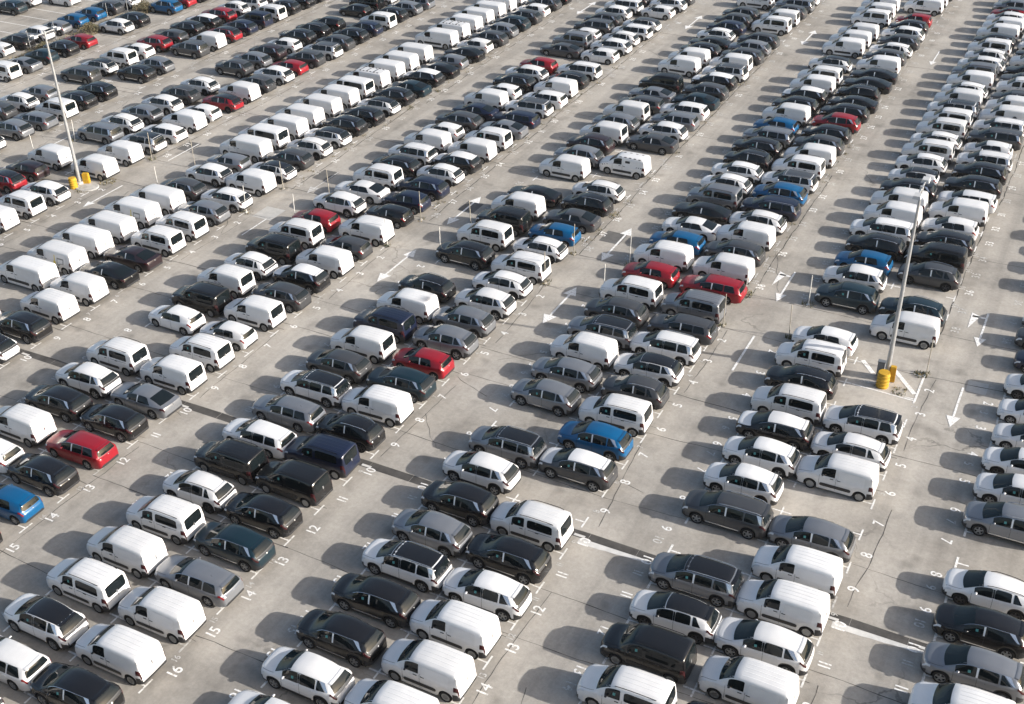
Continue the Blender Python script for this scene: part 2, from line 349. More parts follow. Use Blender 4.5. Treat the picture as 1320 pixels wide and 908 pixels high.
# windscreen, side windows [x0b,x1b,x0t,x1t], rear glass, roof span, lights
SPEC = {
 'v': dict(ws=(1.05, 1.72), sw=[(1.45, 2.22, 1.50, 2.22, 'front')], rw=None, roof=(1.86, 4.12)),
 'x': dict(ws=(1.05, 1.72), sw=[(1.45, 2.22, 1.50, 2.22, 'front')], rw=(4.238, 4.336, 9.2), roof=(1.86, 4.12)),
 'm': dict(ws=(1.05, 1.72), sw=[(1.45, 2.20, 1.50, 2.20, 'front'), (2.38, 3.88, 2.38, 3.84, 'rear')], rw=(4.238, 4.336, 9.2), roof=(1.86, 4.12)),
 'V': dict(ws=(1.00, 1.68), sw=[(1.42, 2.18, 1.46, 2.18, 'front')], rw=None, roof=(1.84, 4.72)),
 'M': dict(ws=(1.00, 1.68), sw=[(1.42, 2.18, 1.46, 2.18, 'front'), (2.34, 4.55, 2.34, 4.52, 'rear')], rw=(4.848, 4.918, 9.1), roof=(1.84, 4.72)),
 's': dict(ws=(1.05, 1.93), sw=[(1.46, 2.34, 1.49, 2.34, 'front'), (2.44, 3.30, 2.44, 3.26, 'rear'), (3.38, 3.90, 3.34, 3.44, 'quarter')], rw=(3.96, 4.255, 8.0), roof=(2.02, 3.87)),
 'S': dict(ws=(1.05, 1.93), sw=[(1.52, 2.40, 1.55, 2.40, 'front'), (2.50, 3.38, 2.50, 3.36, 'rear'), (3.46, 4.22, 3.44, 3.98, 'quarter')], rw=(4.335, 4.505, 7.9), roof=(2.02, 4.26)),
 'c': dict(ws=(1.01, 1.87), sw=[(1.46, 2.28, 1.49, 2.28, 'front'), (2.38, 3.14, 2.38, 3.10, 'rear'), (3.24, 3.68, 3.20, 3.32, 'quarter')], rw=(3.80, 4.085, 8.0), roof=(1.97, 3.71)),
 'h': dict(ws=(1.08, 1.96), sw=[(1.50, 2.28, 1.53, 2.28, 'front'), (2.38, 3.22, 2.38, 3.06, 'rear')], rw=(3.795, 3.955, 7.9), roof=(2.04, 3.70)),
 'e': dict(ws=(1.22, 2.02), sw=[(1.62, 2.42, 1.65, 2.42, 'front'), (2.52, 3.30, 2.52, 3.26, 'rear'), (3.38, 4.20, 3.34, 3.94, 'quarter')], rw=(4.315, 4.49, 7.9), roof=(2.16, 4.22)),
 'f': dict(ws=(1.30, 2.08), sw=[(1.70, 2.48, 1.73, 2.48, 'front'), (2.58, 3.62, 2.58, 3.22, 'rear')], rw=(3.42, 4.28, 8.3), roof=(2.22, 3.30)),
}
def wheel_meshes(R_, steel=False):
    t = MB(); t.lathe([(.10, R_*.55), (.10, R_*.97), (.07, R_), (-.07, R_), (-.10, R_*.97), (-.105, R_*.70), (-.085, R_*.66)], 24, 'y')
    r = MB(); ro, ri = R_*.70, R_*.635
    r.lathe([(-.098, ro), (-.098, ri)], 24, 'y'); r.lathe([(-.098, ri), (-.04, ri*.97)], 24, 'y')
    n = 24; c = r.vert((0, -.05, 0)); rg = [r.vert((ri*math.cos(2*math.pi*i/n), -.05, ri*math.sin(2*math.pi*i/n))) for i in range(n)]
    for i in range(n): r.face((c, rg[i], rg[(i+1) % n]), 1)
    k = 5
    for i in range(k):
        a = 2*math.pi*i/k+.3; hw = .042 if not steel else .10
        ca, sa = math.cos(a), math.sin(a)
        def P(d, e, y): return (ca*d-sa*e, y, sa*d+ca*e)
        q = [P(.03, -hw, -.092), P(ri, -hw*.8, -.092), P(ri, hw*.8, -.092), P(.03, hw, -.092)]
        q2 = [(p[0], -.05, p[2]) for p in q]
        A = [r.vert(p) for p in q]; B = [r.vert(p) for p in q2]
        r.face(A)
        for j in range(4): r.face((A[j], B[j], B[(j+1) % 4], A[(j+1) % 4]))
    h = [r.vert((.055*math.cos(2*math.pi*i/10), -.098, .055*math.sin(2*math.pi*i/10))) for i in range(10)]; r.face(h[::-1])
    # face the outer side to -y
    return t, r
def mirror_mb(sg):
    m = MB(); pr = [(-.5, .55), (-.38, .9), (0, 1), (.35, .92), (.5, .62)]
    for a, s in pr:
        pass
    rows = []
    for a, s in pr:
        rows.append([(a*.12+.02*math.cos(t), sg*(.09+.10*math.sin(t)*s), .0+.065*math.cos(t)*s) for t in [2*math.pi*i/10 for i in range(11)]])
    m.grid(rows, 0, flip=sg < 0); m.poly([p for p in rows[0][:-1]] if sg > 0 else rows[0][-2::-1]); m.poly(rows[-1][-2::-1] if sg > 0 else rows[-1][:-1], 1)
    m.box(-.03, .03, min(0, sg*.05)-.02, max(0, sg*.05)+.02, -.03, .0, 1)
    return m
def parts_of(ty):
    """[(part name, MB, material list, smooth angle, location, parent part index or None, key)] in nose-origin metres"""
    s = SH[ty]; sp = SPEC[ty]; out = []
    van = ty in 'vxmVM'
    out.append(('body', s.body(), 'PAINT', 42, None))
    a, b = sp['ws']
    out.append(('windscreen', s.patch(a, b, 8.25, 22-8.25, 9, 12, .006), [screen], 60, None))
    for x0, x1, x0t, x1t, kind in sp['sw']:
        for sd in (-1, 1):
            lo = 5.75 if not van else 5.4
            hi = 8.0 if not van else 7.85
            if ty in 'vxm' and kind == 'rear': lo, hi = 5.9, 7.75
            out.append(('side_window', s.patch(x0, x1, lo, hi, 10, 4, .006, .16 if kind != 'front' else .07, .14, x0t, x1t, sd), [glass], 60, None))
    x1 = sp['sw'][0][1]
    if ty in 'sSm': out.append(('paper_sticker', s.patch(x1-.34, x1-.22, 6.6, 7.15, 2, 2, .011), [sticker_m], 0, None))
    if sp['rw']:
        a, b, lo = sp['rw']
        out.append(('rear_window', s.patch(a, b, lo, 22-lo, 10, 16, .008, .10 if van else .05, .25), [glass], 60, None))
    L = s.L
    out.append(('badge', s.patch(L-.10 if not van else L-.075, L-.055 if not van else L-.055, 10.88, 11.12, 1, 2, .012), [chrome], 0, None))
    for sd in (-1, 1):
        zr = {'v': (4.12, 4.375, 3.6, 5.3), 'x': (4.12, 4.375, 3.6, 5.3), 'm': (4.12, 4.375, 3.6, 5.3), 'V': (4.78, 4.955, 3.6, 5.3), 'M': (4.78, 4.955, 3.6, 5.3)}.get(ty)
        if not zr: zr = (L-.36, L-.055, 4.25, 5.5)
        out.append(('tail_light', s.patch(zr[0], zr[1], zr[2], zr[3], 5, 4, .010, side=sd), [red_lens if ty in 'he' else dark_lens], 60, None))
        out.append(('headlight', s.patch(.07, .46 if van else .40, 4.3 if van else 4.2, 5.3, 5, 3, .008, side=sd), [clear_lens], 60, None))
    # low grille
    gr = MB(); z0, z1, w = (.36, .62, .42) if not van else (.34, .66, .45)
    gr.grid([[(-.006, -w+2*w*i/6, z) for i in range(7)] for z in (z0, z1)], 0, flip=False)
    out.append(('grille', gr, [plastic], 0, None))
    if not van and ty in 'sSc':     # dark band across the tailgate
        out.append(('tailgate_trim', s.patch(L-.20, L-.085, 5.2, 22-5.2, 4, 14, .008), [plastic], 60, None))
    zm = s.belt(1.5)+.10; xm = sp['ws'][0]+.50
    for sd in (-1, 1):
        y = abs(s.pt(xm, 6.2).y)
        out.append(('mirror', mirror_mb(sd), 'PAINT2', 50, (xm, sd*(y-.01), zm)))
    if van:
        for sd in (-1, 1):
            st = s.patch(s.xf+.52, s.xr-.50, 2.45, 3.0, 6, 2, .018, .35, .06, side=sd)
            out.append(('rub_strip', st, [plastic], 40, None))
        if ty in 'vxV':
            for sd in (-1, 1):
                out.append(('side_panel', s.patch(2.42, s.L-.55, 3.4, 7.6, 12, 6, .014, .07, .08, side=sd), 'PAINT1', 40, None))
        rb = MB()
        for i in range(5):
            y = -.50+.25*i
            pr = []
            for k in range(13):
                x = sp['roof'][0]+.12+(sp['roof'][1]-sp['roof'][0]-.2)*k/12
                wr = s.rail(x)*s.W/2-.05
                z = s.cpt(x, 9+2*(1-min(1, abs(y)/wr))).z
                pr.append([(x, y-.035, z-.003), (x, y-.015, z+.012), (x, y+.015, z+.012), (x, y+.035, z-.003)])
            rb.grid(pr, 0)
        out.append(('roof_rib', rb, 'PAINT1', 60, None))
    if ty in 'Scm':
        for sd in (-1, 1):
            rl = MB(); a, b = sp['roof'][0]+.05, sp['roof'][1]-.05 if ty != 'm' else sp['roof'][1]-.25
            pts = [s.off(a+(b-a)*i/8, 8.95 if sd < 0 else 22-8.95, .055 if 0 < i < 8 else .0) for i in range(9)]
            for i in range(8): rl.bar(pts[i], pts[i+1], .018, 6)
            out.append(('roof_rail', rl, 'RAIL', 60, None))
    if ty in 'sS':
        for sd in (-1, 1):
            x0, x1 = (3.90, 3.54) if ty == 's' else (4.26, 4.10)
            out.append(('pillar_trim', s.patch(x0+.02, x0+.11, 6.1, 8.1, 3, 4, .009, 0, .2, x1-.10, x1+.16, sd), [chrome], 50, None))
    if ty in 'sScefh':
        xb = sp['sw'][0][1]
        for sd in (-1, 1):
            out.append(('pillar_film', s.patch(xb+.01, xb+.09, 6.0, 7.9, 2, 4, .008, side=sd), 'FILM', 50, None))
    if not van and sp['rw']:
        x0 = sp['roof'][1]-.06; q = MB(); rws = []
        for i in range(5):
            x = x0+.22*i/4
            rws.append([s.off(x0, 8.62+(22-2*8.62)*j/14, .004)+Vector((x-x0, 0, -.028*i/4+.022*min(i, 1))) for j in range(15)])
        rws.append([p+Vector((-.02, 0, -.04)) for p in rws[-1]])
        if ty not in 'f': q.grid(rws); out.append(('spoiler', q, 'PAINT3', 40, None))
    if ty in 'sS':
        for sd in (-1, 1):
            out.append(('sill_trim', s.patch(s.xf+.50, s.xr-.50, 2.05, 2.28, 6, 1, .012, side=sd), 'SILL', 40, None))
    for sd in (-1, 1):
        for g_ in s.kw['gaps']:
            if g_ > 3: continue
            hx = g_+.78 if not van else g_+.70
            if hx > s.L-1.25: continue
            if van and ty in 'vxV' and g_ > 2: hx = g_+.16
            h = MB(); c0 = s.off(hx, 4.35 if sd < 0 else 22-4.35, .012)
            h.box(c0.x-.10, c0.x+.10, min(c0.y-.012, c0.y+.012), max(c0.y-.012, c0.y+.012), c0.z-.018, c0.z+.018)
            out.append(('door_handle', h, 'HANDLE', 0, None))
    if ty in 'sSe':
        for sd in (-1, 1):
            xe = sp['sw'][-1][3]
            out.append(('window_trim', s.patch(sp['ws'][0]+.42, xe+.02, 8.02, 8.14, 14, 1, .011, side=sd), 'LINE', 40, None))
    ub = MB(); ub.box(.28, s.L-.28, -s.W/2+.14, s.W/2-.14, .19, .66)
    out.append(('underbody', ub, [under], 0, None))
    return out
PART_CACHE = {t: parts_of(t) for t in SH}
ROOF_MB = {t: SH[t].patch(SPEC[t]['roof'][0]-.06, SPEC[t]['roof'][1]+.1, 8.55, 22-8.55, 10, 12, .005) for t in 'sScefh'}
FILM_MB = {t: SH[t].patch(.14, SPEC[t]['ws'][0]-.05, 7.3, 22-7.3, 6, 12, .006, .05, .15) for t in 'sScefh'}
WHEEL = {t: wheel_meshes(SH[t].R, t in 'vxmVM') for t in SH}
def flip_y(mb):
    q = MB(); q.v = [(x, -y, z) for x, y, z in mb.v]; q.f = [f[::-1] for f in mb.f]; q.m = list(mb.m); return q
def wheel_sites(ty):
    s = SH[ty]
    return [(x, sg*(s.W/2-.115), s.R, sg) for x in (s.xf, s.xr) for sg in (-1, 1)]
def cmats(spec, c, rc, ty):
    """material list of a part for body colour c and roof colour rc"""
    if spec == 'PAINT': return [PAINT[c], plastic, seam]
    if spec == 'PAINT1': return [PAINT[c]]
    if spec == 'PAINT2': return [PAINT['k'] if rc == 'k' or (ty in 'vxm' and c == 'w') else PAINT[c], plastic]
    if spec == 'PAINT3': return [PAINT[rc or c]]
    if spec == 'LINE': return [chrome if c in 'agntbrpk' else plastic]
    if spec == 'SILL': return [chrome if c in 'kgntap' else plastic]
    if spec == 'HANDLE': return [plastic if ty in 'vxmVM' else PAINT[c]]
    if spec == 'RAIL': return [chrome if (c in 'gaknt' or ty == 'S') and ty != 'm' else PAINT['k']]
    if spec == 'FILM': return [glass if c == 'w' else film]
    return spec
def wheel_mats(ty, c):
    return [plastic, under] if (ty in 'cS' and c == 'k') else ([darkalloy, under] if ty in 'c' else [alloy, under])
MESH = {}
def shared(key, fn):
    if key not in MESH: MESH[key] = fn()
    return MESH[key]
def full_car(root, ty, c, rc):
    s = SH[ty]; ox = -(s.xf+s.wb/2)
    for i, (nm, mb, sp, sm, loc) in enumerate(PART_CACHE[ty]):
        key = (ty, i, c if isinstance(sp, str) else '', rc if sp in ('PAINT2', 'PAINT3') else '')
        me = shared(key, lambda: mb.mesh(nm, cmats(sp, c, rc, ty), sm))
        o = link(nm, me, root, (ox+(loc[0] if loc else 0), loc[1] if loc else 0, loc[2] if loc else 0))
    if rc and ty in ROOF_MB:
        o = link('roof', shared((ty, 'roof', rc), lambda: ROOF_MB[ty].mesh('roof', [PAINT[rc]], 50)), root, (ox, 0, 0))
        o['label'] = {'k': 'black roof', 'w': 'white roof', 'g': 'grey roof'}[rc]
    if rc == 'w': link('bonnet_film', shared((ty, 'bfilm'), lambda: FILM_MB[ty].mesh('bonnet_film', [PAINT['w']], 50)), root, (ox, 0, 0))['label'] = 'white covered bonnet'
    for x, y, z, sg in wheel_sites(ty):
        t, r = WHEEL[ty]
        wm = wheel_mats(ty, c)
        w_ = link('wheel', shared((ty, 'tyre', sg), lambda: (t if sg < 0 else flip_y(t)).mesh('wheel', [rubber], 50)), root, (ox+x, y, z))
        link('rim', shared((ty, 'rim', sg, wm[0].name), lambda: (r if sg < 0 else flip_y(r)).mesh('rim', wm, 40)), w_)
def lod_mesh(ty, c, rc):
    def make():
        mats = []; big = MB()
        def mi(m):
            if m not in mats: mats.append(m)
            return mats.index(m)
        s = SH[ty]; ox = -(s.xf+s.wb/2)
        for nm, mb, sp, sm, loc in PART_CACHE[ty]:
            if nm == 'paper_sticker': continue
            ml = [mi(m) for m in cmats(sp, c, rc, ty)]
            l = loc or (0, 0, 0); big.add(mb, (ox+l[0], l[1], l[2]), ml)
        if rc and ty in ROOF_MB: big.add(ROOF_MB[ty], (ox, 0, 0), [mi(PAINT[rc])])
        if rc == 'w': big.add(FILM_MB[ty], (ox, 0, 0), [mi(PAINT['w'])])
        wm = [mi(m) for m in wheel_mats(ty, c)]
        for x, y, z, sg in wheel_sites(ty):
            t, r = WHEEL[ty]
            big.add(t if sg < 0 else flip_y(t), (ox+x, y, z), [mi(rubber)]); big.add(r if sg < 0 else flip_y(r), (ox+x, y, z), wm)
        return big.mesh(NAME[ty], mats, 42)
    return shared(('lod', ty, c, rc), make)
NAME = {'v': 'cargo_van', 'x': 'cargo_van', 'm': 'people_carrier', 'V': 'large_van', 'M': 'passenger_van', 's': 'suv', 'S': 'seven_seat_suv',
        'c': 'crossover', 'h': 'hatchback', 'e': 'estate_car', 'f': 'fastback'}
CAT = {'v': 'van', 'x': 'van', 'm': 'people carrier', 'V': 'large van', 'M': 'minibus', 's': 'SUV', 'S': 'large SUV', 'c': 'crossover', 'h': 'hatchback', 'e': 'estate car', 'f': 'sedan'}
GROUP = {'v': 'cargo vans parked in the bays', 'x': 'cargo vans parked in the bays', 'm': 'people carriers parked in the bays', 'V': 'large vans parked in one long line', 'M': 'minibuses among the large vans',
         's': 'SUVs parked in the bays', 'S': 'large SUVs parked in the bays', 'c': 'crossovers parked in the bays', 'h': 'hatchbacks parked in the bays', 'e': 'estate cars parked in the bays', 'f': 'sedans parked in the bays'}
WORD = {'v': 'cargo van', 'x': 'rear-windowed van', 'm': 'people carrier', 'V': 'long panel van', 'M': 'windowed minibus', 's': 'SUV', 'S': 'seven-seater', 'c': 'crossover', 'h': 'hatchback', 'e': 'estate', 'f': 'fastback sedan'}
CW = {'w': 'white', 'k': 'black', 'g': 'grey', 'a': 'silver', 'b': 'blue', 'n': 'navy', 'r': 'red', 't': 'teal', 'p': 'plum'}

# ------------------------------------------------------------------ setting: ground and everything painted on it
FULL_PX = 47
def flat(mb, x0, x1, y0, y1, z=.009, m=0): mb.face([mb.vert(p) for p in ((x0, y0, z), (x1, y0, z), (x1, y1, z), (x0, y1, z))], m)
LINE = {k: PITCH*k + {-1: -.05, -2: -.42, -3: -.42, -4: -.42, -5: -.42}.get(k, 0)*U for k in range(-7, 7)}
LEFT_EXTRA = {-2: -.18, -3: -.20, -4: -.62, -5: -.6}
def row_x(k, side): return LINE[k]-(.74 if side == 'R' else 2.40-LEFT_EXTRA.get(k, 0))*U

DRIFT = {3: .015, 4: .015, 2: .009, 1: .003}
def drift(k, y): return DRIFT.get(k, 0)*max(0, y-4*U)
gm = MB(); gm.grid([[(-1500+3000*i/30, -1500+3000*j/30, 0) for j in range(31)] for i in range(31)])
tag(link('ground', gm.mesh('ground', [ground_mat()])), kind='structure')
wp = worn_paint('road_paint', (.76, .75, .73), (.36, .335, .305), .425)
wp2 = worn_paint('faded_road_paint', (.56, .55, .53), (.32, .30, .275), .49)
mk = MB()
rm = random.Random(3)
for k in range(-4, 5):
    lx = LINE[k]; nx = LINE[k]-(3.12-LEFT_EXTRA.get(k, 0))*U; mid = LINE[k]-(1.55-LEFT_EXTRA.get(k, 0)/2)*U
    for j in range(-19, 36):
        if j in (0, 1) and True: pass
        y = j*U + (.0 if j < 0 else .92*U)
        if j in (0,): continue
        far = j > 0
        if j == -19: base_ = (lx, nx, mid)
        lx, nx, mid = (q+drift(k, y) for q in base_)
        j1, j2, j3 = (rm.uniform(-.05, .05) for _ in range(3))
        mm = 1 if rm.random() < (.65 if far else .12) else 0
        flat(mk, lx-.05+j1*.4, lx+.05+j1*.4, y-.48, y+.48, m=mm); flat(mk, lx-.60, lx-.05+j1*.4, y-.045, y+.045, m=mm)
        flat(mk, nx-.06, nx+.06, y-.48+j2, y+.48+j2); flat(mk, nx+.06, nx+.62, y-.05+j2, y+.05+j2)
        flat(mk, mid-.05, mid+.05, y-.5+j3, y+.5+j3); flat(mk, mid-.55, mid-.05, y-.05, y+.05); flat(mk, mid+.05, mid+.55, y-.05, y+.05)
# numerals
def glyph(ch):
    cu = bpy.data.curves.new('glyph', 'FONT'); cu.body = ch; cu.size = 1.0; cu.offset = .012; cu.resolution_u = 3
    o = bpy.data.objects.new('glyph', cu); COL.objects.link(o); bpy.context.view_layer.update()
    me = bpy.data.meshes.new_from_object(o.evaluated_get(bpy.context.evaluated_depsgraph_get()))
    q = MB(); q.v = [tuple(v.co) for v in me.vertices]; q.f = [tuple(p.vertices) for p in me.polygons]; q.m = [0]*len(q.f)
    bpy.data.objects.remove(o); bpy.data.curves.remove(cu); bpy.data.meshes.remove(me); return q
GL = {c: glyph(c) for c in '0123456789'}
def number(mb, txt, x, y, size, rot, m=0):
    ws = [max(v[0] for v in GL[c].v)*1.12*size for c in txt]; los = [min(v[0] for v in GL[c].v)*1.12*size for c in txt]
    gap = .19*size; tot = sum(h-l for h, l in zip(ws, los))+gap*(len(txt)-1); pen = -tot/2
    ca, sa = math.cos(rot), math.sin(rot)
    for i, ch in enumerate(txt):
        gq = GL[ch]; b = len(mb.v)
        for vx, vy, vz in gq.v:
            lx = (vx*1.12)*size-los[i]+pen; ly = (vy-.35)*size*1.25
            mb.v.append((x+lx*ca-ly*sa, y+lx*sa+ly*ca, .009))
        mb.f += [tuple(q+b for q in f) for f in gq.f]; mb.m += [m]*len(gq.f); pen += ws[i]-los[i]+gap
for k in range(-4, 5):
    lx = LINE[k]; nx = LINE[k]-(3.12-LEFT_EXTRA.get(k, 0))*U
    for n in list(range(2, 18)):
        y = -(n-.5)*U
        number(mk, str(n), lx+.62, y-.05, .70, R(90)); number(mk, str(n), nx-.78, y+.1, .68, R(-90))
        if rm.random() < .6: number(mk, str(rm.choice((n, n-1))), lx+.12+rm.uniform(0, .1), y-.3+.9*(rm.random() < .5), .42, R(90), 1)
        if rm.random() < .5: number(mk, str(n+1), nx-.85, y-1.0, .60, R(-90), 1)
    for n in range(6, 39):
        y = (39.4-n)*U
        lx = LINE[k]+drift(k, y); nx = lx-(3.12-LEFT_EXTRA.get(k, 0))*U
        number(mk, str(n), lx+.80, y, .66, R(90), 1 if rm.random() < .55 else 0)
        if rm.random() < .8: number(mk, str(n), lx+.22, y+.5, .5, R(90), 1)
        if k > -3: number(mk, str(n), nx-.80, y, .62, R(-90), 1)
# arrows in the aisles
def arrow2(x, y0, y1, wl=.16, heads=(1, 1), wh=.50, hl=1.25, m=0, z=.014):
    a = y0+(hl if heads[0] else 0); b = y1-(hl if heads[1] else 0)
    flat(mk, x-wl/2, x+wl/2, a, b, z, m)
    for y, s, on in ((y0, 1, heads[0]), (y1, -1, heads[1])):
        if on: mk.face([mk.vert(p) for p in ((x, y, z), (x+wh, y+s*hl, z), (x-wh, y+s*hl, z))], m)
for k in (-1, 0, 1):
    x = LINE[k]+.87*U
    if k >= 0:
        arrow2(x, -2.70*U, -.69*U); arrow2(x, (.92 if k else 1.0)*U, 3.05*U)
    arrow2(x-(.05*U), 20.75*U, 22.75*U)
xa = LINE[-1]+.88*U
arrow2(xa, 1.0*U, 2.75*U, .12, (1, 0), m=1); arrow2(xa-.1, -2.1*U, -.95*U, .12, (0, 0), m=0)
for k, X in ((-2, -9.58), (-3, -14.03)):
    arrow2(X*U, -2.68*U, -1.0*U, .14, (1, 0), .4, 1.0); arrow2(X*U, (1.1 if k == -2 else .35)*U, 2.62*U, .14, (0, 0), m=0)
x2, x3 = LINE[2]+.87*U, LINE[3]+.88*U
arrow2(x2, -2.66*U, -.99*U, .15, (0, 0)); arrow2(x3, -2.72*U, -1.06*U, .14, (1, 0), .42, 1.2)
for x in (x2, x3):              # straight-on arrow with a second one bending off to the left
    arrow2(x, .84*U, 2.55*U, .14, (1, 0), .40, 1.2)
    flat(mk, x-.95, x-.07, 2.22*U, 2.22*U+.22, .014)
    mk.face([mk.vert(p) for p in ((x-1.0, 1.60*U, .014), (x-.45, 2.30*U, .014), (x-1.05, 2.42*U, .014))], 0)
arrow2(LINE[2]+.97*U, 20.45*U, 22.2*U, .14, (1, 0), .4, 1.2)
# island markings by the right lamp post
flat(mk, LINE[3]-.05, LINE[3]+.09, -2.12*U, -.88*U, .014)
mk.poly([(LINE[3]-1.54*U, -1.97*U, .014), (LINE[3]-1.54*U, -2.01*U, .014), (LINE[3]-.06, -2.09*U, .014), (LINE[3]-.06, -2.05*U, .014)])
def stripe(a, b, wd, m=0):
    a, b = Vector((*a, .014)), Vector((*b, .014)); n = (b-a).normalized().cross(Vector((0, 0, 1)))*wd/2
    mk.poly([a+n, b+n, b-n, a-n], m)
stripe((13.93*U, -.95*U), (14.58*U, -1.80*U), .30); stripe((13.22*U, -.92*U), (13.56*U, -1.36*U), .30)
stripe((13.93*U-.5, -1.72*U), (13.60*U-.6, -1.78*U), .26, 1)
tag(link('road_markings', mk.mesh('road_markings', [wp, wp2])), kind='structure')

# drain channel across the whole lot, with the paler concrete beside it
dr = MB(); yd = -9.47*U
for i in range(60):
    x0 = -24*U+i*1.0*U; x1 = x0+1.0*U-.02
    e = lambda x: .06*math.sin(x*.9)+.05*math.sin(x*2.3+1)
    dr.poly([(x0, yd+.05, .004), (x1, yd+.05, .004), (x1, yd+.62+e(x1), .004), (x0, yd+.62+e(x0), .004)], 0)
for a, b in ((9.85, 11.25), (14.72, 16.3)):
    n = 12
    for i in range(n):
        x0, x1 = (a+(b-a)*i/n)*U, (a+(b-a)*(i+1)/n)*U
        t0 = .42-.24*(i/n)+.02*math.sin(i*2.1); t1 = .42-.24*((i+1)/n)+.02*math.sin((i+1)*2.1)
        dr.poly([(x0, yd-t0, .004), (x1, yd-t1, .004), (x1, yd+.04, .004), (x0, yd+.04, .004)], 1)
for k in range(-3, 5):
    for xx in (LINE[k]+.05, LINE[k]+1.62*U):
        flat(dr, xx-.2, xx+.45, yd+.12, yd+.30, .0065, 1)
wet = mottled('wet_gutter', (.062, .058, .054), .7, .6, 1.6, 1.2)
pale = mottled('pale_concrete', (.56, .55, .53), .85, .82, 1.1, 2.2)
tag(link('drain_channel', dr.mesh('drain_channel', [wet, pale])), kind='structure')
# repairs and cracks
rp = MB()
for X, Y, sx, sy, m in ((.93, 2.31, .75, .95, 0), (5.50, 2.31, .85, .95, 0), (-9.74, 2.30, .7, 1.0, 0), (-4.28, 2.33, .8, 1.0, 0), (15.79, -.92, .62, .68, 1), (-4.25, -.62, .95, 1.05, 1)):
    flat(rp, X*U-sx, X*U+sx, Y*U-sy, Y*U+sy, .004, m)
tag(link('asphalt_patches', rp.mesh('asphalt_patches', [mottled('tar_patch', (.115, .112, .108), .9, .8, 1.2, 2.), mottled('concrete_patch', (.42, .41, .39), .85, .85, 1.1, 2.)])), kind='structure')
cr = MB()
def crack(p, q, wd, jit, step=.55, z=.0055):
    p, q = Vector(p), Vector(q); n = max(2, int((q-p).length/step)); d = (q-p).normalized(); nn = Vector((-d.y, d.x)); o = 0; pts = []
    for i in range(n+1):
        o = o*.86+rm.uniform(-jit, jit); pts.append(p+(q-p)*(i/n)+nn*o)
    ws = [wd*rm.uniform(.35, 1.25) for _ in pts]
    a = [cr.vert((*(s+nn*t/2), z)) for s, t in zip(pts, ws)]; b = [cr.vert((*(s-nn*t/2), z)) for s, t in zip(pts, ws)]
    for i in range(n): cr.face((a[i], a[i+1], b[i+1], b[i]))
    return pts
for Y in (-16.8, -14.7, -12.2, -10.8, -8.05, -5.6, -4.25, -.87, .93, 5.4, 10.2, 14.6, 20.0, 25.1):
    for k in range(-4, 5):
        if rm.random() < .88:
            a = LINE[k-1]+(.0 if rm.random() < .5 else -1.2*U); z_ = (Y+rm.uniform(-.12, .12))*U
            crack((a, z_+rm.uniform(-.5, .5)), (LINE[k]+.1*U, z_+rm.uniform(-.5, .5)), rm.choice((.03, .045, .07)), .035)
for k in range(-4, 5):
    for y0, y1 in ((1, 9), (9, 20), (-1, -4), (-6, -9), (-11, -16)):
        if rm.random() < .85: crack((LINE[k]+rm.uniform(0, .35)*U, y0*U), (LINE[k]+rm.uniform(0, .3)*U, y1*U), .075 if y0 > 0 else .04, .06)
    for _ in range(3):
        a = Vector((LINE[k]+rm.uniform(.1, 1.6)*U, rm.uniform(-17, 18)*U)); t = rm.uniform(0, 6.28)
        b = a+Vector((math.cos(t), math.sin(t)))*rm.uniform(3, 8); crack(a, b, .035, .12, .4)
tag(link('pavement_cracks', cr.mesh('pavement_cracks', [mat('crack_tar', (.075, .07, .065), .95, spec=.1)])), kind='structure')

